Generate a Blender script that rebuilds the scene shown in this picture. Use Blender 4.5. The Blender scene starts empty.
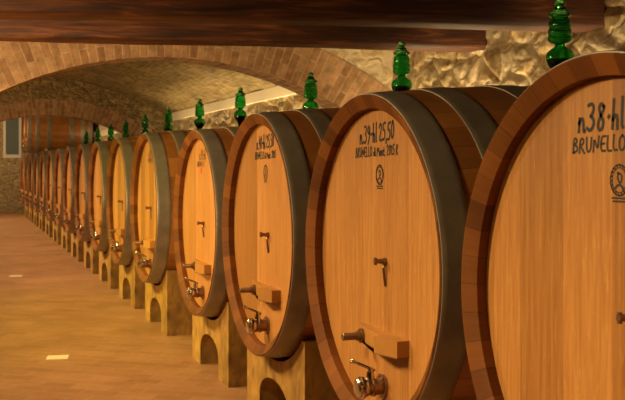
import bpy, bmesh, math, random
from mathutils import Vector, noise
random.seed(7)
S = bpy.context.scene
C = S.collection
PI = math.pi
TH = 0.3568                      # camera yaw towards the casks
EYE = 1.75

# ------------------------------------------------------------------ helpers
def empty(name, loc, label=None, cat=None, group=None):
    o = bpy.data.objects.new(name, None); C.objects.link(o)
    o.location = loc; o.empty_display_size = .1
    tag(o, label, cat, group)
    return o
def tag(o, label=None, cat=None, group=None, kind=None):
    if label: o['label'] = label
    if cat: o['category'] = cat
    if group: o['group'] = group
    if kind: o['kind'] = kind
    return o
def link(name, me, mat, parent=None, smooth=False):
    mats = mat if isinstance(mat, (list, tuple)) else [mat]
    for m in mats: me.materials.append(m)
    if smooth:
        for p in me.polygons: p.use_smooth = True
    o = bpy.data.objects.new(name, me); C.objects.link(o)
    if parent: o.parent = parent
    return o
def build(name, bm, mat, parent=None, smooth=False, angle=None):
    bmesh.ops.recalc_face_normals(bm, faces=bm.faces)
    me = bpy.data.meshes.new(name); bm.to_mesh(me); bm.free()
    if angle is not None:
        for p in me.polygons: p.use_smooth = True
        me.set_sharp_from_angle(angle=angle)
    return link(name, me, mat, parent, smooth)
def box(bm, x0, x1, y0, y1, z0, z1, bev=0, mi=0):
    r = bmesh.ops.create_cube(bm, size=1)
    for v in r['verts']:
        v.co = ((x0+x1)/2+v.co.x*(x1-x0), (y0+y1)/2+v.co.y*(y1-y0), (z0+z1)/2+v.co.z*(z1-z0))
    fs = {f for v in r['verts'] for f in v.link_faces}
    for f in fs: f.material_index = mi
    if bev:
        es = {e for v in r['verts'] for e in v.link_edges}
        bmesh.ops.bevel(bm, geom=list(es), offset=bev, segments=2, affect='EDGES', profile=.5)
def lathe(bm, prof, axis='X', n=64, c=(0,0,0), ucount=1, closed=False, mi=None, flip=False):
    """prof = [(a, r)] along the axis; uv: u = turn (0..1), v = running length"""
    uvl = bm.loops.layers.uv.verify()
    def pt(a, r, t):
        if axis == 'X': return (c[0]+a, c[1]+r*math.cos(t), c[2]+r*math.sin(t))
        return (c[0]+r*math.cos(t), c[1]+r*math.sin(t), c[2]+a)
    L = [0]
    for i in range(1, len(prof)):
        L.append(L[-1]+math.hypot(prof[i][0]-prof[i-1][0], prof[i][1]-prof[i-1][1]))
    rings = []
    for a, r in prof:
        if r < 1e-6: rings.append([bm.verts.new(pt(a, 0, 0))]*n)
        else: rings.append([bm.verts.new(pt(a, r, 2*PI*i/n)) for i in range(n)])
    for j in range(len(prof)-1):
        for i in range(n):
            k = (i+1) % n
            q = [(rings[j][i], i, j), (rings[j][k], i+1, j), (rings[j+1][k], i+1, j+1), (rings[j+1][i], i, j+1)]
            seen = []; qq = []
            for e in q:
                if e[0] not in seen: seen.append(e[0]); qq.append(e)
            if len(qq) < 3: continue
            f = bm.faces.new([e[0] for e in qq])
            if mi: f.material_index = mi[j]
            for l, e in zip(f.loops, qq): l[uvl].uv = (e[1]/n, L[e[2]])
def tube(bm, p, q, r0, r1=None, n=16):
    p, q = Vector(p), Vector(q); r1 = r0 if r1 is None else r1
    d = (q-p).normalized()
    a = d.orthogonal().normalized(); b = d.cross(a)
    A = [bm.verts.new(p+(a*math.cos(2*PI*i/n)+b*math.sin(2*PI*i/n))*r0) for i in range(n)]
    B = [bm.verts.new(q+(a*math.cos(2*PI*i/n)+b*math.sin(2*PI*i/n))*r1) for i in range(n)]
    for i in range(n): bm.faces.new((A[i], A[(i+1)%n], B[(i+1)%n], B[i]))
    bm.faces.new(A[::-1]); bm.faces.new(B)
def extrude_poly(bm, pts, axis_vec):
    """closed polygon (list of 3-D points) pulled along axis_vec, caps triangulated"""
    n = len(pts)
    A = [bm.verts.new(p) for p in pts]; B = [bm.verts.new(Vector(p)+Vector(axis_vec)) for p in pts]
    for i in range(n): bm.faces.new((A[i], A[(i+1)%n], B[(i+1)%n], B[i]))
    fs = [bm.faces.new(A), bm.faces.new(B[::-1])]
    bmesh.ops.triangulate(bm, faces=fs, ngon_method='EAR_CLIP')

# ------------------------------------------------------------------ materials
class N:
    def __init__(s, name):
        s.m = bpy.data.materials.new(name); s.m.use_nodes = True
        s.t = s.m.node_tree; s.b = s.t.nodes['Principled BSDF']
    def n(s, typ, ins=None, **kw):
        x = s.t.nodes.new(typ)
        for k, v in kw.items(): setattr(x, k, v)
        for k, v in (ins or {}).items():
            if hasattr(v, 'is_output'): s.t.links.new(v, x.inputs[k])
            else: x.inputs[k].default_value = v
        return x
    def l(s, a, b): s.t.links.new(a, b)
    def set(s, **kw):
        for k, v in kw.items():
            i = s.b.inputs[k.replace('_', ' ')]
            if hasattr(v, 'is_output'): s.t.links.new(v, i)
            else: i.default_value = v
    def ramp(s, fac, stops):
        r = s.n('ShaderNodeValToRGB', {'Fac': fac}); e = r.color_ramp.elements
        while len(e) < len(stops): e.new(.5)
        for i, (p, c) in enumerate(stops): e[i].position = p; e[i].color = (*c, 1)
        return r.outputs['Color']
    def mix(s, fac, a, b, mode='MIX'):
        x = s.n('ShaderNodeMix', data_type='RGBA', blend_type=mode)
        for k, v in ((0, fac), (6, a), (7, b)):
            if hasattr(v, 'is_output'): s.t.links.new(v, x.inputs[k])
            else: x.inputs[k].default_value = (*v, 1) if isinstance(v, tuple) and len(v) == 3 else v
        return x.outputs[2]
    def math(s, op, a, b=0.0):
        x = s.n('ShaderNodeMath', operation=op)
        for i, v in enumerate((a, b)):
            if hasattr(v, 'is_output'): s.t.links.new(v, x.inputs[i])
            else: x.inputs[i].default_value = v
        return x.outputs[0]
    def bump(s, h, strength=.3, dist=.01, normal=None):
        x = s.n('ShaderNodeBump', {'Height': h, 'Strength': strength, 'Distance': dist})
        if normal is not None: s.l(normal, x.inputs['Normal'])
        s.l(x.outputs[0], s.b.inputs['Normal']); return x.outputs[0]
    def obj(s): return s.n('ShaderNodeTexCoord').outputs['Object']
    def uv(s): return s.n('ShaderNodeTexCoord').outputs['UV']
    def mapping(s, v, scale=(1,1,1), rot=(0,0,0), loc=(0,0,0)):
        return s.n('ShaderNodeMapping', {'Vector': v, 'Scale': scale, 'Rotation': rot, 'Location': loc}).outputs[0]
    def noise(s, v, scale, detail=4, rough=.55, dist=0):
        return s.n('ShaderNodeTexNoise', {'Vector': v, 'Scale': scale, 'Detail': detail, 'Roughness': rough, 'Distortion': dist}).outputs['Fac']

def plain(name, col, rough=.5, metal=0, **kw):
    m = N(name); m.set(Base_Color=(*col, 1), Roughness=rough, Metallic=metal, **kw); return m.m

def mat_head():
    m = N('oak_head'); o = m.obj()
    sep = m.n('ShaderNodeSeparateXYZ', {'Vector': o})
    rnd = m.n('ShaderNodeObjectInfo').outputs['Random']
    y = m.math('ADD', sep.outputs['Y'], m.math('MULTIPLY', rnd, 3.0))
    wob = m.noise(o, 1.2, 1)
    pl = m.math('FLOOR', m.math('MULTIPLY', y, 3.9))
    w = m.n('ShaderNodeTexWhiteNoise', {'W': m.math('ADD', pl, m.math('MULTIPLY', rnd, 57))}, noise_dimensions='1D')
    off = m.n('ShaderNodeCombineXYZ', {'X': m.math('MULTIPLY', w.outputs['Value'], 9), 'Y': 0., 'Z': m.math('MULTIPLY', w.outputs['Value'], 5)})
    v = m.n('ShaderNodeVectorMath', {0: o, 1: off.outputs[0]}, operation='ADD').outputs[0]
    grain = m.noise(m.mapping(v, (1, 1, .045)), 62, 6, .66)
    broad = m.noise(m.mapping(v, (1, 1, .10)), 9, 3, .5, .6)
    fleck = m.noise(m.mapping(v, (1, 1, .16)), 85, 3, .6, .3)
    fk = m.n('ShaderNodeMapRange', {'Value': fleck, 'From Min': .59, 'From Max': .70}).outputs[0]
    c = m.ramp(broad, [(.25, (.40, .175, .042)), (.75, (.57, .275, .078))])
    c = m.mix(.62, c, m.ramp(grain, [(.32, (.32, .125, .027)), (.68, (.60, .305, .092))]))
    c = m.mix(m.math('MULTIPLY', fk, .26), c, (.78, .48, .17))
    tone = m.ramp(w.outputs['Value'], [(0, (.66, .61, .52)), (1, (1.08, 1.06, 1.04))])
    c = m.mix(1., c, tone, 'MULTIPLY')
    seam = m.math('ABSOLUTE', m.math('SUBTRACT', m.math('FRACT', m.math('MULTIPLY', y, 3.9)), .5))
    sm = m.n('ShaderNodeMapRange', {'Value': seam, 'From Min': .488, 'From Max': .5}).outputs[0]
    c = m.mix(m.math('MULTIPLY', sm, .35), c, (.17, .07, .02))
    m.set(Base_Color=c, Roughness=.42, Specular_IOR_Level=.4)
    m.bump(m.math('SUBTRACT', grain, m.math('MULTIPLY', sm, .8)), .12, .003)
    return m.m

def mat_stave(name='oak_stave', dark=(.20, .070, .014), light=(.47, .19, .042), rough=.4):
    m = N(name); uv = m.uv()
    sep = m.n('ShaderNodeSeparateXYZ', {'Vector': uv})
    rnd = m.n('ShaderNodeObjectInfo').outputs['Random']
    k = m.math('MULTIPLY', sep.outputs['X'], 44.)
    pl = m.math('ADD', m.math('FLOOR', k), m.math('MULTIPLY', rnd, 91))
    w = m.n('ShaderNodeTexWhiteNoise', {'W': pl}, noise_dimensions='1D').outputs['Value']
    vec = m.n('ShaderNodeCombineXYZ', {'X': m.math('MULTIPLY', sep.outputs['X'], 5.2), 'Y': m.math('MULTIPLY', sep.outputs['Y'], .07), 'Z': m.math('MULTIPLY', w, 7)}).outputs[0]
    g = m.noise(vec, 45, 5, .6)
    o = m.obj()
    blot = m.noise(o, 3.5, 3)
    c = m.mix(m.math('ADD', m.math('MULTIPLY', w, .55), m.math('MULTIPLY', g, .45)), dark, light)
    c = m.mix(1., c, m.ramp(blot, [(.3, (.78, .76, .74)), (.7, (1.1, 1.1, 1.1))]), 'MULTIPLY')
    seam = m.math('ABSOLUTE', m.math('SUBTRACT', m.math('FRACT', k), .5))
    sm = m.n('ShaderNodeMapRange', {'Value': seam, 'From Min': .475, 'From Max': .5}).outputs[0]
    c = m.mix(m.math('MULTIPLY', sm, .6), c, (.045, .016, .006))
    m.set(Base_Color=c, Roughness=rough, Specular_IOR_Level=.12 if name == 'oak_chime' else .4)
    m.bump(m.math('SUBTRACT', g, sm), .2, .004)
    return m.m

def mat_hoop():
    m = N('hoop_steel'); o = m.obj()
    n1 = m.noise(o, 5, 4); n2 = m.noise(m.mapping(o, (8, 1, 1)), 30, 3)
    c = m.ramp(n1, [(.3, (.20, .165, .115)), (.7, (.31, .26, .185))])
    m.set(Base_Color=c, Metallic=.4, Roughness=m.math('ADD', .36, m.math('MULTIPLY', n2, .16)))
    m.bump(n2, .06, .002)
    return m.m

def mat_stand():
    m = N('stand_wood'); o = m.obj()
    g = m.noise(m.mapping(o, (1, 1, .5), (0.25, 0, 0)), 16, 5, .6, .8)
    b = m.noise(o, 3.2, 3)
    kn = m.n('ShaderNodeTexVoronoi', {'Vector': m.mapping(o, (1, 1, .6)), 'Scale': 7.5, 'Randomness': 1.}).outputs['Distance']
    kk = m.n('ShaderNodeMapRange', {'Value': kn, 'From Min': .10, 'From Max': .40}).outputs[0]
    c = m.ramp(g, [(.25, (.25, .13, .022)), (.75, (.50, .285, .060))])
    c = m.mix(1., c, m.ramp(b, [(.3, (.6, .58, .52)), (.7, (1.15, 1.12, 1.08))]), 'MULTIPLY')
    c = m.mix(m.math('MULTIPLY', m.math('SUBTRACT', 1., kk), .75), c, (.10, .04, .010))
    m.set(Base_Color=c, Roughness=.65)
    m.bump(g, .25, .006)
    return m.m

def mat_beam():
    m = N('beam_wood'); o = m.obj()
    g = m.noise(m.mapping(o, (.07, 1, 1)), 17, 8, .68, 1.2)
    b = m.noise(m.mapping(o, (.35, 1, 1)), 3, 3, .5, .8)
    c = m.ramp(g, [(.3, (.018, .005, .002)), (.52, (.075, .022, .006)), (.74, (.24, .080, .017))])
    c = m.mix(1., c, m.ramp(b, [(.3, (.35, .3, .28)), (.7, (1.3, 1.25, 1.2))]), 'MULTIPLY')
    m.set(Base_Color=c, Roughness=.6, Specular_IOR_Level=.3)
    m.bump(m.math('ADD', g, b), .5, .012)
    return m.m

def mat_stone(name, scale, cols, mortar, rough=.85, st=.9, stretch=(1, 1, 1.7), dist=.05):
    m = N(name); o = m.obj()
    warp = m.n('ShaderNodeTexNoise', {'Vector': o, 'Scale': 3.5, 'Detail': 3})
    wv = m.n('ShaderNodeVectorMath', {0: warp.outputs['Color'], 1: (.5, .5, .5)}, operation='SUBTRACT').outputs[0]
    wv = m.n('ShaderNodeVectorMath', {0: wv, 'Scale': .35}, operation='SCALE').outputs[0]
    v = m.mapping(m.n('ShaderNodeVectorMath', {0: o, 1: wv}, operation='ADD').outputs[0], stretch)
    vo = m.n('ShaderNodeTexVoronoi', {'Vector': v, 'Scale': scale})
    ed = m.n('ShaderNodeTexVoronoi', {'Vector': v, 'Scale': scale}, feature='DISTANCE_TO_EDGE').outputs['Distance']
    cell = m.n('ShaderNodeSeparateColor', {'Color': vo.outputs['Color']}).outputs[0]
    c = m.ramp(cell, [(i/(len(cols)-1), k) for i, k in enumerate(cols)])
    n1 = m.noise(o, 8, 9, .74, .4); n2 = m.noise(o, 40, 5, .7)
    c = m.mix(1., c, m.ramp(n1, [(.35, (.32, .30, .27)), (.65, (1.35, 1.32, 1.25))]), 'MULTIPLY')
    e = m.n('ShaderNodeMapRange', {'Value': ed, 'From Min': .02, 'From Max': .14}).outputs[0]
    c = m.mix(e, mortar, c)
    m.set(Base_Color=c, Roughness=rough, Specular_IOR_Level=.3)
    rg = m.n('ShaderNodeTexNoise', {'Vector': o, 'Scale': 5.5, 'Detail': 8, 'Roughness': .62, 'Lacunarity': 2.2}, noise_type='RIDGED_MULTIFRACTAL').outputs['Fac']
    c = m.mix(1., c, m.ramp(rg, [(.35, (1.2, 1.18, 1.12)), (1.0, (.55, .52, .46))]), 'MULTIPLY')
    m.set(Base_Color=c)
    n1 = m.math('SUBTRACT', m.math('MULTIPLY', n1, .5), m.math('MULTIPLY', rg, .35))
    h = m.math('ADD', m.math('ADD', m.math('MULTIPLY', e, .9), n1), m.math('MULTIPLY', n2, .5))
    m.bump(h, st, dist)
    return m.m

def mat_vault():
    m = N('vault_stone'); uv = m.uv(); o = m.obj()
    wn = m.n('ShaderNodeTexNoise', {'Vector': o, 'Scale': 2.5, 'Detail': 3})
    wv = m.n('ShaderNodeVectorMath', {0: wn.outputs['Color'], 'Scale': .12}, operation='SCALE').outputs[0]
    v = m.n('ShaderNodeVectorMath', {0: uv, 1: wv}, operation='ADD').outputs[0]
    br = m.n('ShaderNodeTexBrick', {'Vector': v, 'Scale': 1., 'Mortar Size': .014, 'Mortar Smooth': .6, 'Brick Width': .30, 'Row Height': .085, 'Bias': 0.,
             'Color1': (.20, .135, .050, 1), 'Color2': (.33, .235, .10, 1), 'Mortar': (.31, .225, .11, 1)})
    n1 = m.noise(o, 6, 6, .65); n2 = m.noise(o, 1.1, 3)
    c = m.mix(1., br.outputs['Color'], m.ramp(n1, [(.3, (.55, .53, .5)), (.7, (1.25, 1.22, 1.15))]), 'MULTIPLY')
    c = m.mix(1., c, m.ramp(n2, [(.3, (.75, .75, .72)), (.7, (1.12, 1.1, 1.05))]), 'MULTIPLY')
    m.set(Base_Color=c, Roughness=.9, Specular_IOR_Level=.2)
    h = m.math('SUBTRACT', m.math('MULTIPLY', n1, 1.4), m.math('MULTIPLY', br.outputs['Fac'], .6))
    m.bump(h, .8, .03)
    return m.m

def mat_brick():
    """bricks of the arch rings: u runs round the arch, v across the ring"""
    m = N('arch_brick'); uv = m.uv(); o = m.obj()
    br = m.n('ShaderNodeTexBrick', {'Vector': m.mapping(uv, rot=(0, 0, PI/2)), 'Scale': 1., 'Mortar Size': .009, 'Mortar Smooth': .3, 'Brick Width': .30, 'Row Height': .082, 'Bias': 0.,
             'Color1': (.25, .125, .058, 1), 'Color2': (.42, .245, .125, 1), 'Mortar': (.38, .27, .15, 1)})
    n1 = m.noise(o, 11, 5, .6)
    c = m.mix(1., br.outputs['Color'], m.ramp(n1, [(.3, (.6, .58, .55)), (.7, (1.2, 1.18, 1.15))]), 'MULTIPLY')
    m.set(Base_Color=c, Roughness=.85, Specular_IOR_Level=.25)
    m.bump(m.math('SUBTRACT', m.math('MULTIPLY', n1, .5), br.outputs['Fac']), .6, .012)
    return m.m

def mat_floor():
    m = N('terracotta_floor'); o = m.obj()
    br = m.n('ShaderNodeTexBrick', {'Vector': m.mapping(o, rot=(0, 0, .62)), 'Scale': 1., 'Mortar Size': .004, 'Mortar Smooth': .5, 'Brick Width': .30, 'Row Height': .15, 'Bias': 0.,
             'Color1': (.285, .135, .060, 1), 'Color2': (.35, .172, .080, 1), 'Mortar': (.42, .24, .125, 1)})
    n1 = m.noise(o, 1.3, 4); n2 = m.noise(o, 14, 4)
    c = m.mix(1., br.outputs['Color'], m.ramp(n1, [(.3, (.84, .82, .8)), (.7, (1.1, 1.1, 1.1))]), 'MULTIPLY')
    c = m.mix(1., c, m.ramp(n2, [(.3, (.92, .92, .9)), (.7, (1.06, 1.05, 1.05))]), 'MULTIPLY')
    m.set(Base_Color=c, Roughness=m.math('ADD', .40, m.math('MULTIPLY', n1, .2)), Specular_IOR_Level=.4)
    m.bump(m.math('SUBTRACT', m.math('MULTIPLY', n2, .3), br.outputs['Fac']), .2, .004)
    return m.m

def mat_glass(name, col, rough=.03):
    m = N(name); m.set(Base_Color=(*col, 1), Roughness=rough, Transmission_Weight=1., IOR=1.45); return m.m

M = dict(
    head=mat_head(), stave=mat_stave(), hoop=mat_hoop(), stand=mat_stand(), beam=mat_beam(),
    edge=plain('hoop_edge', (.42, .38, .31), .45, .6),
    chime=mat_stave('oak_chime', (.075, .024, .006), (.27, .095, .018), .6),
    wall=mat_stone('rubble_stone', 2.6, [(.30, .21, .10), (.46, .34, .18), (.38, .29, .17), (.52, .40, .24), (.33, .27, .18)], (.40, .32, .20), rough=.85, dist=.022, st=.7),
    spandrel=mat_stone('spandrel_stone', 4.5, [(.19, .13, .05), (.30, .21, .09), (.25, .17, .07)], (.29, .21, .10)),
    farwall=mat_stone('end_wall_stone', 3.4, [(.26, .19, .11), (.38, .28, .16), (.30, .23, .14)], (.30, .23, .14)),
    vault=mat_vault(), brick=mat_brick(), floor=mat_floor(),
    plaster=plain('cream_plaster', (.82, .70, .48), .85), chrome=plain('chrome', (.62, .58, .52), .16, 1.),
    copper=plain('worn_copper', (.34, .22, .15), .3, .9), bronze=plain('dark_bronze', (.24, .14, .07), .38, .7),
    bar=mat_stave('oak_bar', (.36, .155, .032), (.54, .26, .062), .45),
    ink=plain('black_paint', (.010, .008, .006), .55), red=plain('red_wax', (.55, .05, .03), .5),
    glass=mat_glass('green_glass', (.11, .60, .21)), wine=plain('dark_wine', (.006, .004, .003), .08),
    frame=plain('window_frame', (.46, .42, .36), .5), pane=plain('window_pane', (.10, .115, .11), .12),
    cork=plain('bung', (.16, .10, .05), .7), plate=plain('pale_plate', (.72, .60, .40), .4),
)

# ------------------------------------------------------------------ handwriting as painted strokes
G = {  # glyph: (advance, strokes) on a 1-high cap box
 'n': (.52, [[(.06,0),(.08,.5)], [(.07,.32),(.2,.52),(.33,.46),(.36,0),(.44,.02)]]),
 '.': (.22, [[(.08,.0),(.12,.05)]]), ',': (.22, [[(.1,.04),(.05,-.16)]]), '-': (.42, [[(.08,.44),(.32,.47)]]),
 '·': (.30, [[(.13,.42),(.17,.46)]]),
 '0': (.56, [[(.28,1),(.1,.75),(.08,.25),(.25,0),(.44,.25),(.46,.75),(.28,1)]]),
 '1': (.36, [[(.06,.72),(.22,1),(.2,0)]]),
 '2': (.6, [[(.08,.78),(.2,1),(.42,.95),(.46,.7),(.08,.03),(.54,.05)]]),
 '3': (.6, [[(.1,.95),(.32,1.02),(.46,.85),(.36,.6),(.22,.54),(.44,.44),(.48,.2),(.28,-.04),(.06,.08)]]),
 '4': (.6, [[(.24,1),(.06,.4),(.52,.44)], [(.42,.8),(.38,-.05)]]),
 '5': (.6, [[(.5,1),(.16,.97),(.12,.58),(.36,.6),(.48,.34),(.34,.02),(.06,.06)]]),
 '8': (.62, [[(.44,.88),(.28,1.02),(.14,.84),(.26,.58),(.46,.34),(.4,.06),(.22,-.02),(.1,.2),(.26,.52),(.46,.8),(.44,.88)]]),
 '9': (.58, [[(.46,.8),(.28,1.02),(.1,.82),(.14,.56),(.34,.54),(.46,.8),(.42,.3),(.2,-.06)]]),
 'h': (.5, [[(.1,1.05),(.08,0)], [(.09,.34),(.22,.52),(.34,.44),(.36,0)]]),
 'l': (.26, [[(.1,1.08),(.1,.08),(.18,.0)]]),
 'B': (.62, [[(.1,0),(.12,1),(.4,.95),(.44,.7),(.14,.54),(.5,.42),(.48,.1),(.1,0)]]),
 'R': (.64, [[(.08,0),(.12,1),(.44,.95),(.46,.65),(.12,.5),(.54,0)]]),
 'U': (.66, [[(.1,1),(.1,.2),(.3,0),(.5,.2),(.54,1)]]),
 'N': (.68, [[(.08,0),(.12,1),(.5,.02),(.56,1.02)]]),
 'E': (.56, [[(.48,.98),(.1,.97),(.08,.0),(.48,.03)], [(.1,.5),(.4,.52)]]),
 'L': (.52, [[(.12,1),(.08,.02),(.46,.04)]]),
 'O': (.68, [[(.34,1),(.1,.8),(.08,.24),(.32,0),(.56,.24),(.58,.78),(.34,1)]]),
 'M': (.78, [[(.06,0),(.14,1),(.36,.3),(.6,1.02),(.68,0)]]),
 'd': (.46, [[(.34,.9),(.34,.02)], [(.34,.3),(.2,.46),(.07,.22),(.2,.02),(.34,.18)]]),
 'i': (.22, [[(.1,.45),(.1,0)], [(.1,.64),(.12,.7)]]),
 'o': (.44, [[(.2,.46),(.07,.24),(.2,.02),(.34,.22),(.2,.46)]]),
 't': (.36, [[(.16,.8),(.14,.06),(.26,0)], [(.04,.48),(.28,.5)]]), ' ': (.28, []),
}
def ribbon(bm, pts, w, x):
    """flat painted stroke on a head plane; pts = [(right, up)], right is -Y"""
    P = [Vector((p[0], p[1])) for p in pts]
    if len(P) > 2:                                     # round the pen path (Chaikin)
        for _ in range(2):
            Q = [P[0]]
            for a, b in zip(P, P[1:]): Q += [a*.75+b*.25, a*.25+b*.75]
            P = Q+[P[-1]]
    prev = None
    for i, p in enumerate(P):
        d = (P[min(i+1, len(P)-1)]-P[max(i-1, 0)])
        d = d.normalized() if d.length > 1e-7 else Vector((1, 0))
        k = Vector((-d.y, d.x))*w*.5
        if i == 0: p = p-d*w*.4
        if i == len(P)-1: p = p+d*w*.4
        cur = [bm.verts.new((x, -q.x, q.y)) for q in (p-k, p+k)]
        if prev:
            f = bm.faces.new((prev[0], cur[0], cur[1], prev[1]))
        prev = cur
def write(bm, txt, u0, u1, v, h, w, x, slant=.0, tilt=0.):
    tot = sum(G[c][0] for c in txt); k = (u1-u0)/tot; u = u0
    for ch in txt:
        a, st = G[ch]
        for s in st:
            jit = random.uniform(-.03, .03)
            ribbon(bm, [(u+(p[0]+p[1]*slant)*k, v+(u-u0)*tilt+(p[1]+jit)*h) for p in s], w, x)
        u += a*k
def strokes(name, fn, mat, parent):
    bm = bmesh.new(); fn(bm)
    me = bpy.data.meshes.new(name)
    bmesh.ops.recalc_face_normals(bm, faces=bm.faces)
    bm.to_mesh(me); bm.free()
    o = link(name, me, mat, parent)
    return o

# ------------------------------------------------------------------ the casks
HL = 1.09          # half length
RC, RB = .80, .868 # chime and bilge radius
XF = 1.806         # plane of the cask fronts
ZC = EYE-.457      # axis height
XH = -HL+.078       # face of the head in cask space
def rad(x): return RC+(RB-RC)*(1-(x/HL)**2)
def make_cask(label):
    root = empty('wine_cask', (0, 0, 0), label, 'wine cask', 'casks in the row along the wall')
    A = .868                                       # axis height above the root
    c = (0, 0, A)
    bm = bmesh.new()
    out = [(-HL+2*HL*i/28, 0) for i in range(29)]
    out = [(x, rad(x)) for x, _ in out]
    prof = [(-HL+.085, .70), (-HL+.085, RC-.062), (-HL+.034, RC-.066), (-HL+.002, RC-.011), (-HL, RC-.005)] + [(-HL+.004, RC+.0005)] + out[1:-1]
    prof += [(HL-.004, RC+.0005), (HL, RC-.006), (HL-.034, RC-.066), (HL-.085, RC-.062), (HL-.085, .70)]
    mi = [1]*5+[0]*(len(prof)-11)+[0]*5+[1]*5
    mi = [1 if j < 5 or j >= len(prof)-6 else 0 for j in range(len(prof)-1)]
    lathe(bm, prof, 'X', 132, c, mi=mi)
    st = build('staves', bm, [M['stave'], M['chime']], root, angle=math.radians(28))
    for s in (-1, 1):
        bm = bmesh.new()
        a = s*(HL-.078)
        lathe(bm, [(a, 0), (a, .3), (a, RC-.0628), (a-s*.04, RC-.0628), (a-s*.04, .3), (a-s*.04, 0)], 'X', 96, c)
        h = build('head', bm, M['head'], root, angle=math.radians(30))
        if s < 0: front = h
    for x0, x1 in ((-HL+.008, -HL+.142), (-HL+.27, -HL+.41), (-HL+.64, -HL+.79)):
        for s in (1, -1):
            a, b = (x0, x1) if s == 1 else (-x1, -x0)
            t = .005
            p = [(a, rad(a)-.002), (a, rad(a)+t*.7), (a+.0018, rad(a)+t)]
            for i in range(1, 5): 
                x = a+(b-a)*i/5; p.append((x, rad(x)+t))
            p += [(b-.004, rad(b)+t), (b, rad(b)+t*.8), (b, rad(b)-.002), (a, rad(a)-.002)]
            bm = bmesh.new()
            mi = [0]*(len(p)-1)
            e = 0 if s == 1 else len(p)-3
            mi[0] = mi[1] = 1
            lathe(bm, p, 'X', 132, c, mi=mi)
            h = build('hoop', bm, [M['hoop'], M['edge']], root, angle=math.radians(35))
    # outlet valve low on the head
    x = XH
    bm = bmesh.new(); z = A-.60
    lathe(bm, [(x+.004, 0), (x+.004, .058), (x-.012, .058), (x-.012, .040), (x-.045, .040), (x-.05, .046), (x-.062, .046), (x-.066, .039), (x-.095, .039), (x-.095, 0)], 'X', 28, (0, -.08, z))
    v = build('valve', bm, M['copper'], root, angle=math.radians(30))
    bm = bmesh.new()
    lathe(bm, [(x-.090, 0), (x-.090, .044), (x-.102, .047), (x-.105, .053), (x-.117, .053), (x-.120, .046), (x-.134, .045), (x-.140, .037), (x-.143, 0)], 'X', 28, (0, -.08, z))
    tube(bm, (x-.111, -.135, z-.012), (x-.111, -.135, z+.02), .008)
    build('cap', bm, M['chrome'], v, angle=math.radians(30))
    bm = bmesh.new()
    tube(bm, (x-.066, -.08, z+.034), (x-.066, -.08, z+.074), .021, .017)
    tube(bm, (x-.066, -.08, z+.072), (x-.066, -.08, z+.094), .012)
    tube(bm, (x-.045, -.085, z+.078), (x-.15, -.06, z+.125), .0065, .008)
    bmesh.ops.create_uvsphere(bm, u_segments=12, v_segments=8, radius=.012)
    for vv in bm.verts[-(12*7+2):]: vv.co += Vector((x-.15, -.06, z+.125))
    build('handle', bm, M['chrome'], v, angle=math.radians(30))
    # wooden bar that holds the little door, seen from above: a thin curved tail and a thick block
    za, zb = A-.414, A-.335
    plan = [(x, .25), (x-.008, .25)]
    for i in range(11):
        t = i/10; plan.append((x-.008-.052*math.sin(t*PI/2)**1.3, .25-t*.43))
    plan += [(x-.062, -.19), (x-.102, -.20), (x-.105, -.215), (x-.060, -.36), (x, -.362)]
    bm = bmesh.new()
    extrude_poly(bm, [(p[0], p[1], za) for p in plan], (0, 0, zb-za))
    uvl = bm.loops.layers.uv.verify()
    for f in bm.faces:
        for l in f.loops: l[uvl].uv = (l.vert.co.z*.1, l.vert.co.y)
    build('crossbar', bm, M['bar'], root)
    bm = bmesh.new(); zz = A-.385
    lathe(bm, [(x-.03, 0), (x-.03, .036), (x-.05, .036), (x-.05, .024), (x-.068, .024), (x-.068, .0175)] +
          [(x-.068-.006*i, .0165 if i % 2 else .0195) for i in range(1, 13)] + [(x-.143, .0155), (x-.143, 0)], 'X', 20, (0, .085, zz))
    build('bolt', bm, M['bronze'], root, angle=math.radians(30))
    # sampling tap at the centre with a hanging strap
    bm = bmesh.new(); zt = A+.0
    tube(bm, (x+.002, -.11, zt), (x-.014, -.11, zt), .018)
    tube(bm, (x-.012, -.11, zt), (x-.060, -.11, zt+.004), .0115)
    tube(bm, (x-.054, -.11, zt-.014), (x-.054, -.11, zt+.020), .008)
    t = build('sampling_tap', bm, M['bronze'], root, angle=math.radians(30))
    bm = bmesh.new()
    pts = [(x-.004, zt-.012), (x-.014, zt-.03), (x-.010, zt-.075), (x-.004, zt-.118)]
    for a, b in zip(pts, pts[1:]):
        tube(bm, (a[0], -.114, a[1]), (b[0], -.114, b[1]), .0065, n=8)
    build('strap', bm, M['bronze'], t)
    # bung collar on the crown of the bilge
    bm = bmesh.new()
    lathe(bm, [(A+RB-.02, 0), (A+RB-.02, .05), (A+RB+.012, .045), (A+RB+.012, 0)], 'Z', 24, (0, 0, 0))
    build('bung', bm, M['cork'], root, angle=math.radians(30))
    return root

def kids(o): return [c for c in bpy.data.objects if c.parent == o]
def copy_tree(o, parent=None):
    c = o.copy(); C.objects.link(c)
    if parent: c.parent = parent
    for ch in kids(o): copy_tree(ch, c)
    return c

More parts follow.
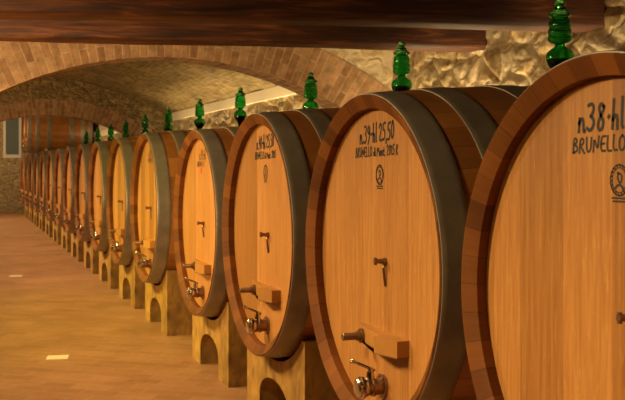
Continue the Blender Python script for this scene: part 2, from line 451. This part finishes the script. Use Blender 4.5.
YS = [2.40, 4.165, 5.99, 7.75, 10.12, 12.05, 14.05, 16.0, 18.05, 20.0, 22.05, 24.2, 26.4, 28.5, 30.6, 32.7]
ordn = ['first', 'second', 'third', 'fourth', 'fifth', 'sixth', 'seventh', 'eighth', 'ninth', 'tenth', 'eleventh', 'twelfth', 'thirteenth', 'fourteenth', 'fifteenth', 'sixteenth']
CL = ['nearest oak cask, numbered 38, cut off by the right edge of the photo',
      'large oak cask with 39 painted in black on its head',
      'oak cask with number 40 on its head, third from the front',
      'slightly smaller oak cask with a red spot under its writing, fourth from the front',
      'golden oak cask just after the wider gap, fifth from the front']
CL += ['oak cask, %s from the front of the long row' % ordn[i] for i in range(5, 15)]
CL += ['farthest oak cask of the long row, beside the end wall']
SL = ['tan saddle stand under the cask numbered 38', 'tan saddle stand under the cask numbered 39',
      'tan arched saddle stand under the cask numbered 40', 'tan arched saddle stand under the fourth cask from the front',
      'tan arched saddle stand under the fifth cask from the front']
SL += ['tan arched saddle stand under the %s cask from the front' % ordn[i] for i in range(5, 15)]
SL += ['tan saddle stand under the farthest cask of the row']
AL = ['', 'nearest green glass airlock, rising behind the cask numbered 38, cut by the top edge',
      'green glass airlock on the cask 40, rising above the rim of cask 39',
      'green glass airlock on the fourth cask, rising above the rim of cask 40',
      'green glass airlock on the fifth cask from the front, above the fourth cask']
AL += ['green glass airlock on the %s cask from the front' % ordn[i] for i in range(5, 12)]

proto = make_cask(CL[0])
casks = []
for i, y in enumerate(YS):
    o = proto if i == 0 else copy_tree(proto)
    s = .968 if i == 3 else 1.
    o.scale = (s, s, s)
    o.location = (XF+HL*s, y, ZC-RB-(.026 - .026*0 if i == 3 else 0)+(RB-RB*s if i == 3 else 0))
    o['label'] = CL[i]
    casks.append(o)
HZ = .868
def head_of(c): return [k for k in kids(c) if k.name.startswith('head')][0]
XT = XH-.0012
def emblem(bm, big=1.):
    cu, cv, r = .042, HZ+.412, .043
    for rr, w in ((r, .0055), (r*.80, .003)):
        ribbon(bm, [(cu+rr*math.cos(2*PI*k/16), cv+rr*1.12*math.sin(2*PI*k/16)) for k in range(17)], w, XT)
    for k in range(18):                                    # leafy wreath
        t = 2*PI*k/18
        ribbon(bm, [(cu+r*.82*math.cos(t), cv+r*.92*math.sin(t)), (cu+r*1.02*math.cos(t+.2), cv+r*1.14*math.sin(t+.2))], .004, XT)
    ribbon(bm, [(cu-.006, cv+.022), (cu+.012, cv+.016), (cu+.010, cv-.002), (cu+.002, cv-.010), (cu-.008, cv+.004), (cu-.006, cv+.022)], .007, XT)   # bust
    ribbon(bm, [(cu-.018, cv-.024), (cu-.004, cv-.012), (cu+.014, cv-.02), (cu+.018, cv-.03)], .008, XT)
    for dz, hw in ((-.056, .034), (-.066, .030)):
        for k in range(6):
            u = cu-hw+2*hw*k/5.5
            ribbon(bm, [(u, cv+dz), (u+hw*.22, cv+dz+.001)], .0055, XT)
INS = {0: ('n38·hl 25,50', 'BRUNELLO di Mont. 2015', -.165, .30, -.195, .40), 1: ('n.39-hl 25,50', 'BRUNELLO di Mont. 2015 R', -.20, .205, -.255, .25),
       2: ('n.40-hl 25,50', 'BRUNELLO di Mont. 2015', -.16, .22, -.20, .26)}
for i, (a, b, u0, u1, s0, s1) in INS.items():
    h = head_of(casks[i])
    def fn(bm):
        write(bm, a, u0, u1, HZ+.568, .084, .0125, XT, .06, .03)
        write(bm, b, s0, s1, HZ+.498, .048, .0078, XT, .04, .02)
    tag(strokes('inscription', fn, M['ink'], h), 'black handwriting on the cask head')
    tag(strokes('emblem', emblem, M['ink'], h), 'small black round stamp')
h = head_of(casks[3])
def fn(bm):
    write(bm, 'n.41-hl', -.06, .17, HZ+.55, .09, .009, XT, .05, .0)
    write(bm, 'BRUNELLO', -.14, .12, HZ+.49, .045, .0055, XT, .05, .0)
tag(strokes('inscription', fn, M['ink'], h), 'black handwriting on the cask head')
bm = bmesh.new()
lathe(bm, [(XH-.004, 0), (XH-.003, .03), (XH+.001, .036)], 'X', 20, (0, -.02, HZ+.46))
tag(build('seal', bm, M['red'], h), 'small red round spot')
h = head_of(casks[4])
def fn(bm):
    write(bm, 'n.42', -.04, .13, HZ+.55, .08, .009, XT, .05, .0)
    write(bm, 'BRUNELLO', -.06, .2, HZ+.49, .045, .0055, XT, .05, .0)
tag(strokes('inscription', fn, M['ink'], h), 'black handwriting on the cask head')

# ------------------------------------------------------------------ saddle stands
def panel(bm, x0, x1):
    W, H, R = .62, .67, .8475
    cz = ZC
    pts = [(-W, 0), (-.31, 0), (-.31, .16)]
    for k in range(1, 16):
        t = PI-PI*k/16; pts.append((.31*math.cos(t), .16+.15*math.sin(t)))
    pts += [(.31, .16), (.31, 0), (W, 0), (W, H)]
    ym = math.sqrt(R*R-(cz-H)**2)
    for k in range(25):
        y = ym-2*ym*k/24; pts.append((y, cz-math.sqrt(R*R-y*y)))
    pts += [(-W, H)]
    extrude_poly(bm, [(x0, p[0], p[1]) for p in pts], (x1-x0, 0, 0))
def make_stand(label):
    root = empty('saddle_stand', (0, 0, 0), label, 'stand', 'saddle stands under the casks')
    for s in (-1, 1):
        bm = bmesh.new(); a = s*(HL-.145); b = s*(HL-.46)
        panel(bm, min(a, b), max(a, b))
        build('end_panel', bm, M['stand'], root)
    for s in (-1, 1):
        bm = bmesh.new()
        y0, y1 = sorted((s*.54, s*.615))
        box(bm, -(HL-.46), HL-.46, y0, y1, .30, .60, .004)
        build('side_rail', bm, M['stand'], root)
    return root
sp = make_stand(SL[0])
for i, y in enumerate(YS):
    o = sp if i == 0 else copy_tree(sp)
    o.location = (XF+HL, y, 0); o['label'] = SL[i]

# ------------------------------------------------------------------ glass airlocks
def make_airlock(label):
    root = empty('glass_airlock', (0, 0, 0), label, 'airlock', 'green glass airlocks on the casks')
    def shell(prof, t=.004):
        inn = []
        for a, r in prof[::-1]: inn.append((a, max(r-t, .0015)))
        return prof+inn
    bm = bmesh.new()
    p = [(.031, .020), (.07, .026), (.10, .038), (.135, .062), (.160, .073), (.185, .074), (.205, .066), (.222, .046), (.232, .028), (.245, .026)]
    lathe(bm, shell(p), 'Z', 40)
    bulb = build('bulb', bm, M['glass'], root, smooth=True)
    bm = bmesh.new()
    lathe(bm, [(.036, 0), (.036, .0155), (.07, .0215), (.10, .0335), (.135, .0575), (.158, .068), (.166, .0685), (.166, 0)], 'Z', 40)
    tag(build('wine', bm, M['wine'], bulb, smooth=False, angle=math.radians(40)), 'dark wine in the bulb')
    bm = bmesh.new()
    p = [(.245, .026), (.252, .045), (.262, .060), (.275, .064), (.288, .061), (.292, .056), (.296, .061), (.310, .064), (.324, .060), (.328, .054), (.333, .058), (.350, .058), (.366, .056), (.380, .050), (.385, .040), (.390, .040)]
    lathe(bm, shell(p), 'Z', 40)
    build('column', bm, M['glass'], root, smooth=True)
    bm = bmesh.new()
    p = [(.388, .043), (.395, .058), (.408, .060), (.416, .050), (.424, .036), (.436, .034), (.444, .022), (.450, .022), (.458, .030), (.470, .028), (.482, .012), (.486, .0)]
    lathe(bm, p, 'Z', 32)
    build('stopper', bm, M['glass'], root, smooth=True)
    return root
ap = None
for i in range(1, 12):
    if ap is None: ap = make_airlock(AL[i]); o = ap
    else: o = copy_tree(ap)
    z = ZC+RB if i != 3 else ZC-.026+RB*.968
    o.location = (XF+(.05 if i == 1 else .012)+HL*(.968 if i == 3 else 1), YS[i], z-.018)
    o['label'] = AL[i]

# ------------------------------------------------------------------ the setting
def plane_grid(name, fn, nu, nv, mat, uvs=None, smooth=True):
    bm = bmesh.new(); uvl = bm.loops.layers.uv.verify()
    V = [[bm.verts.new(fn(i/nu, j/nv)) for j in range(nv+1)] for i in range(nu+1)]
    for i in range(nu):
        for j in range(nv):
            f = bm.faces.new((V[i][j], V[i+1][j], V[i+1][j+1], V[i][j+1]))
            if uvs:
                for l, (a, b) in zip(f.loops, ((i, j), (i+1, j), (i+1, j+1), (i, j+1))): l[uvl].uv = uvs(a/nu, b/nv)
    me = bpy.data.meshes.new(name); bm.to_mesh(me); bm.free()
    o = link(name, me, mat, None, smooth); o['kind'] = 'structure'
    return o
def slab(name, mat, *a):
    bm = bmesh.new(); box(bm, *a); o = build(name, bm, mat); o['kind'] = 'structure'; return o
XL, XW, Y0, Y1 = -2.2, 4.30, -3.2, 37.0
slab('floor', M['floor'], XL-.3, XW+.5, Y0-.3, Y1+.3, -.12, 0)
def rough_wall(u, v):
    y = Y0+7.2*u/.1 if u < .1 else (4+8*(u-.1)/.5 if u < .6 else 12+(Y1-12)*(u-.6)/.4)
    z = -.05+2.85*v
    p = Vector((0, y*1.0, z*1.7))
    d = noise.voronoi(p*2.6)[0]
    k = min(1, (d[1]-d[0])*5.0)*.03+noise.fractal(Vector((3, y*5, z*5)), .7, 2.2, 5)*.009
    return (XW+.03-k, y, z)
plane_grid('wall_right', rough_wall, 600, 110, M['wall'])
slab('wall_right_core', M['plaster'], XW+.12, XW+.5, Y0-.3, Y1+.3, 0, 5.0)
slab('wall_left', M['wall'], XL-.3, XL, Y0, Y1, 0, 3.2)
slab('wall_back', M['wall'], XL-.3, XW+.5, Y0-.3, Y0, 0, 3.3)
slab('ceiling', M['beam'], XL-.3, XW+.5, Y0-.3, 10.6, 3.12, 3.3)
# upper part of the right wall in the beamed bay
def upper_wall(u, v):
    x, y, z = rough_wall(u, 0)
    y = Y0+(9.6-Y0)*u; z = 2.74+.44*v
    p = Vector((0, y, z*1.7)); d = noise.voronoi(p*2.6)[0]
    k = min(1, (d[1]-d[0])*5.0)*.03+noise.fractal(Vector((3, y*5, z*5)), .7, 2.2, 5)*.009
    return (XW+.03-k, y, z)
plane_grid('wall_right_upper', upper_wall, 420, 16, M['wall'])

# skewed cross arches
SK = math.tan(math.radians(11))
def arch(yw, label, thick, cxz, R, ring, top, brick_label):
    """cross wall with a segmental brick arch; yw = Y of its face at the right wall"""
    cx, cz = cxz
    def face(x): return yw+(XW-x)*SK
    bm = bmesh.new(); uvl = bm.loops.layers.uv.verify()
    n = 72
    a0, a1 = math.asin((XW+.0-cx)/R), math.asin((-1.2-cx)/R)
    ro = R+ring
    # the ring: face, soffit, back
    def P(a, r, back):
        x = cx+r*math.sin(a); return (x, face(x)+back, cz+r*math.cos(a))
    rows = [[P(a0+(a1-a0)*i/n, ro, 0) for i in range(n+1)], [P(a0+(a1-a0)*i/n, R, 0) for i in range(n+1)],
            [P(a0+(a1-a0)*i/n, R, thick) for i in range(n+1)], [P(a0+(a1-a0)*i/n, ro, thick) for i in range(n+1)]]
    vv = [[0, ring], [0, 0], [0, -thick], [0, -thick-ring]]
    V = [[bm.verts.new(p) for p in r] for r in rows]
    for j in range(3):
        for i in range(n):
            f = bm.faces.new((V[j][i], V[j][i+1], V[j+1][i+1], V[j+1][i]))
            for l, (jj, ii) in zip(f.loops, ((j, i), (j, i+1), (j+1, i+1), (j+1, i))):
                l[uvl].uv = ((a0+(a1-a0)*ii/n)*R, [ring+.3, .3, .3-thick, .3-thick-ring][jj])
    bm.faces.new([V[j][0] for j in range(4)]); bm.faces.new([V[j][n] for j in range(4)][::-1])
    r = build('brick_arch', bm, M['brick'])
    tag(r, brick_label, 'arch')
    # spandrel wall above the ring and pier on the left
    bm = bmesh.new()
    def Q(x, z, b): return (x, face(x)+b, z)
    for b0, rev in ((.012, 1), (thick-.012, 0)):
        pr = None
        for i in range(n+1):
            a = a0+(a1-a0)*i/n; x = cx+(ro-.01)*math.sin(a)
            x = min(x, XW+.1)
            cur = (bm.verts.new(Q(x, cz+(ro-.01)*math.cos(a), b0)), bm.verts.new(Q(x, top, b0)))
            if pr: bm.faces.new((pr[0], pr[1], cur[1], cur[0]))
            pr = cur
    return r, bm, face, ro, a0, a1

def cross_wall(name, yw, thick, cxz, R, ring, top, lab):
    r, bm, face, ro, a0, a1 = arch(yw, name, thick, cxz, R, ring, top, lab)
    cx, cz = cxz
    # right pier sliver between ring and side wall, left pier
    xr = cx+(ro-.01)*math.sin(a0); zr = cz+(ro-.01)*math.cos(a0)
    xl = cx+(ro-.01)*math.sin(a1); zl = cz+(ro-.01)*math.cos(a1)
    def prism(x0, x1, z0, z1):
        vs = []
        for b in (.012, thick-.012):
            vs.append([bm.verts.new((x, face(x)+b, z)) for x, z in ((x0, z0), (x1, z0), (x1, z1), (x0, z1))])
        bm.faces.new(vs[0]); bm.faces.new(vs[1][::-1])
        for i in range(4): bm.faces.new((vs[0][i], vs[1][i], vs[1][(i+1)%4], vs[0][(i+1)%4]))
    prism(XL-.1, xl+.001, 0, top)
    o = build(name, bm, M['spandrel' if name == 'wall_middle' else 'wall']); o['kind'] = 'structure'
    return r
A1 = dict(cxz=(1.93, 1.75+1.114-3.55), R=3.55, ring=.45)
cross_wall('wall_front', 9.07, .42, top=3.3, lab='nearer low brick arch spanning the cellar, just past the beams', **A1)
cross_wall('wall_middle', 20.9, .42, (1.75, 1.75+1.114-3.55), 3.55, .36, 4.0, 'farther low brick arch, seen under the nearer one')

# stone barrel vault between arch and end wall
def vault(name, ya, yb, spring, rise, nu=60, nv=40):
    xr, xl = XW-.02, XL
    hw = (xr-xl)/2; R = (hw*hw+rise*rise)/(2*rise); cx = (xr+xl)/2; cz = spring+rise-R
    a = math.asin(hw/R)
    def fn(u, v):
        t = a-2*a*v; y0 = ya
        x = cx+R*math.sin(t)
        y = ya+(yb-ya)*u+(XW-x)*SK*(1-u if yb > Y1-1 else 1)
        d = noise.fractal(Vector((x*1.6, y*1.6, 2)), .9, 2.1, 4)*.03
        return (x, y, cz+R*math.cos(t)+d)
    return plane_grid(name, fn, nu, nv, M['vault'], lambda u, v: ((ya+(yb-ya)*u), v*2*a*R))
vault('ceiling_vault', 9.3, 21.1, 2.90, .85, 120, 60)
vault('ceiling_vault_far', 21.0, Y1+.1, 3.4, 1.2, 120, 50)
# pale plaster cornice under the vault, leaning over the wall
bm = bmesh.new()
prof = [(XW+.14, 2.73), (XW-.025, 2.74), (XW-.045, 2.90), (XW+.14, 2.92)]
extrude_poly(bm, [(p[0], 9.25, p[1]) for p in prof], (0, Y1-9.25, 0))
o = build('trim_1', bm, M['plaster']); o['kind'] = 'structure'
# end wall with a window
WX0, WX1, WZ0, WZ1 = 1.40, 2.02, 1.75+.30, 1.75+1.86
bm = bmesh.new()
for a in ((XL-.3, WX0, 0, 5), (WX1, XW+.5, 0, 5), (WX0, WX1, 0, WZ0), (WX0, WX1, WZ1, 5)):
    box(bm, a[0], a[1], Y1, Y1+.3, a[2], a[3])
o = build('wall_end', bm, M['farwall']); o['kind'] = 'structure'
w = empty('window_1', (WX0, Y1, WZ0)); w['kind'] = 'structure'
def loc(bm): 
    for v in bm.verts: v.co -= Vector((WX0, Y1, WZ0))
bm = bmesh.new()
f = .075
for a in ((WX0-.02, WX0+f, WZ0-.02, WZ1+.02), (WX1-f, WX1+.02, WZ0-.02, WZ1+.02), (WX0+f, WX1-f, WZ0-.02, WZ0+f*1.5), (WX0+f, WX1-f, WZ1-f, WZ1+.02)):
    box(bm, a[0], a[1], Y1-.03, Y1+.06, a[2], a[3], .005)
loc(bm); o = build('window_frame', bm, M['frame'], w); o['kind'] = 'structure'
bm = bmesh.new(); box(bm, WX0+f, WX1-f, Y1+.02, Y1+.03, WZ0+f, WZ1-f); loc(bm)
o = build('window_pane', bm, M['pane'], w); o['kind'] = 'structure'

# ceiling beams: skewed, hewn, set into the right wall
def beam(yw, zb, hgt, dep, label, seed):
    L = (XW+.3-(XL-.2))/math.cos(math.radians(11))
    root_y = yw
    bm = bmesh.new(); n, k = 90, 28
    R = []
    for i in range(n+1):
        t = i/n; ring = []
        for j in range(k):
            a = 2*PI*j/k
            ca, sa = math.cos(a), math.sin(a)
            e = .26                                           # rounded-square section
            y = dep/2*math.copysign(abs(ca)**e, ca); z = hgt/2*math.copysign(abs(sa)**e, sa)
            w = noise.fractal(Vector((t*3+seed, ca*.6, sa*.6)), .8, 2.1, 4)*.022
            ring.append(bm.verts.new((-t*L, y*(1+w), z+w*.6)))
        R.append(ring)
    for i in range(n):
        for j in range(k): bm.faces.new((R[i][j], R[i+1][j], R[i+1][(j+1)%k], R[i][(j+1)%k]))
    bm.faces.new(R[0]); bm.faces.new(R[n][::-1])
    o = build('ceiling_beam', bm, M['beam'], angle=math.radians(40))
    o.location = (XW+.3, yw+dep/2-.3*SK, zb+hgt/2); o.rotation_euler.z = -math.radians(11)
    tag(o, label, 'beam')
beam(7.2, 1.75+1.035, .29, .30, 'dark wooden ceiling beam in front of the brick arch', 1.3)
beam(5.55, 1.75+.985, .34, .32, 'dark wooden ceiling beam cut by the top edge, nearest the camera', 6.1)

# pale plates let into the floor
for (x, y, lab) in ((.80, 8.8, 'small pale plate on the floor nearer the camera'), (.77, 15.5, 'small pale plate on the floor farther down the aisle')):
    bm = bmesh.new(); box(bm, -.095, .095, -.09, .09, 0, .004, .001)
    o = build('floor_plate', bm, M['plate']); o.location = (x, y, 0); o.rotation_euler.z = -.18
    tag(o, lab, 'plate', 'pale plates on the floor')

# upper tier at the far end: plinth and two bigger casks
bm = bmesh.new(); box(bm, 2.35, XW-.06, 33.62, Y1-.02, 0, 2.06, .02)
o = build('masonry_plinth', bm, M['farwall']); tag(o, 'masonry plinth carrying the two upper casks by the end wall', 'plinth')
for (y, lab) in ((33.92, 'large oak cask raised above the far end of the row'), (35.92, 'hindmost raised oak cask beside the window')):
    o = copy_tree(proto)
    for k in list(kids(o)):
        for q in kids(k):
            if q.name.startswith(('inscription', 'emblem')): bpy.data.objects.remove(q)
    s = 1.; o.location = (2.02+HL*s, y, 2.06+.10)
    o['label'] = lab; o['group'] = 'raised casks at the far end'
    sg = empty('cask_chock', (2.02+HL*s, y, 2.06), 'low wooden chock under the %s' % ('nearer raised cask' if y < 35 else 'hindmost raised cask'), 'chock', 'chocks under the raised casks')
    for sx in (-.5, .5):
        bm = bmesh.new(); R = RB*s-.012; cz = .10+RB*s
        pts = [(-.5, 0), (.5, 0)]+[(.5-1.0*k/20, cz-math.sqrt(R*R-(.5-k/20)**2)) for k in range(21)]
        extrude_poly(bm, [(sx*.9-.05, p[0], p[1]) for p in pts], (.10, 0, 0))
        build('cradle', bm, M['stand'], sg)

# ------------------------------------------------------------------ light
def area(name, loc, rot, size, power, col, sy=None):
    l = bpy.data.lights.new(name, 'AREA'); l.energy = power; l.color = col
    l.size = size
    if sy: l.shape = 'RECTANGLE'; l.size_y = sy
    o = bpy.data.objects.new(name, l); C.objects.link(o); o.location = loc; o.rotation_euler = rot
    return o
WARM = (1., .70, .345); YEL = (1., .79, .20)
for k in range(17):
    y = 1.7+1.95*k
    p = 29 if k < 3 else (30 if k < 4 else (35 if k < 8 else 28))
    l = area('aisle_light', (-.55, y, 2.62), (0, 0, 0), .3, p, YEL if 4 <= k <= 6 else WARM)
    l.rotation_euler = Vector((1., -.28, -.95)).to_track_quat('-Z', 'Y').to_euler()
    l.data.spread = math.radians(95)
area('aisle_light', (.6, 33.6, 3.2), (math.radians(70), 0, 0), .3, 60, WARM)  # extra unseen light, added to brighten the end wall
# added unseen fill lights, aimed at the arches, a beam and the raised casks
for (x, y, z), tgt, p in (((-1.9, 6.2, 1.75), (.8, 9.6, 2.75), 95), ((-1.9, 16.8, 2.0), (1.2, 21.2, 2.9), 45), ((-1.6, 30.6, 2.9), (2.6, 34.6, 3.1), 70), ((-1.0, 4.3, 1.9), (.3, 7.2, 2.95), 22)):
    l = area('added_fill', (x, y, z), (0, 0, 0), .3, p, WARM)
    l.rotation_euler = (Vector(tgt)-Vector((x, y, z))).to_track_quat('-Z', 'Y').to_euler()
    l.data.spread = math.radians(120)
# lamps along the right wall, behind the casks, washing wall and vault
for y, p in ((4.6, 44), (7.4, 60), (12.2, 64), (15, 58), (18, 45), (24, 40), (27, 40), (30, 40)):
    area('wall_washer', (4.13, y, 1.5), (math.radians(180), 0, 0), .12, p, (1., .77, .40), 2.4)
W = bpy.data.worlds.new('cellar'); S.world = W; W.use_nodes = True
W.node_tree.nodes['Background'].inputs[0].default_value = (.02, .013, .007, 1)
W.node_tree.nodes['Background'].inputs[1].default_value = .2

# ------------------------------------------------------------------ camera
cam = bpy.data.cameras.new('camera'); co = bpy.data.objects.new('camera', cam); C.objects.link(co)
co.location = (0, 0, EYE); co.rotation_euler = (PI/2, 0, -TH)
cam.sensor_width = 36; cam.lens = 935/625*36; cam.shift_y = -34.5/625
cam.clip_end = 200
cam.dof.use_dof = True; cam.dof.focus_distance = 4.8; cam.dof.aperture_fstop = 6.3
S.camera = co
S.view_settings.view_transform = 'Standard'; S.view_settings.look = 'None'
S.view_settings.gamma = 1; S.view_settings.exposure = 0.0; S.view_settings.use_curve_mapping = False
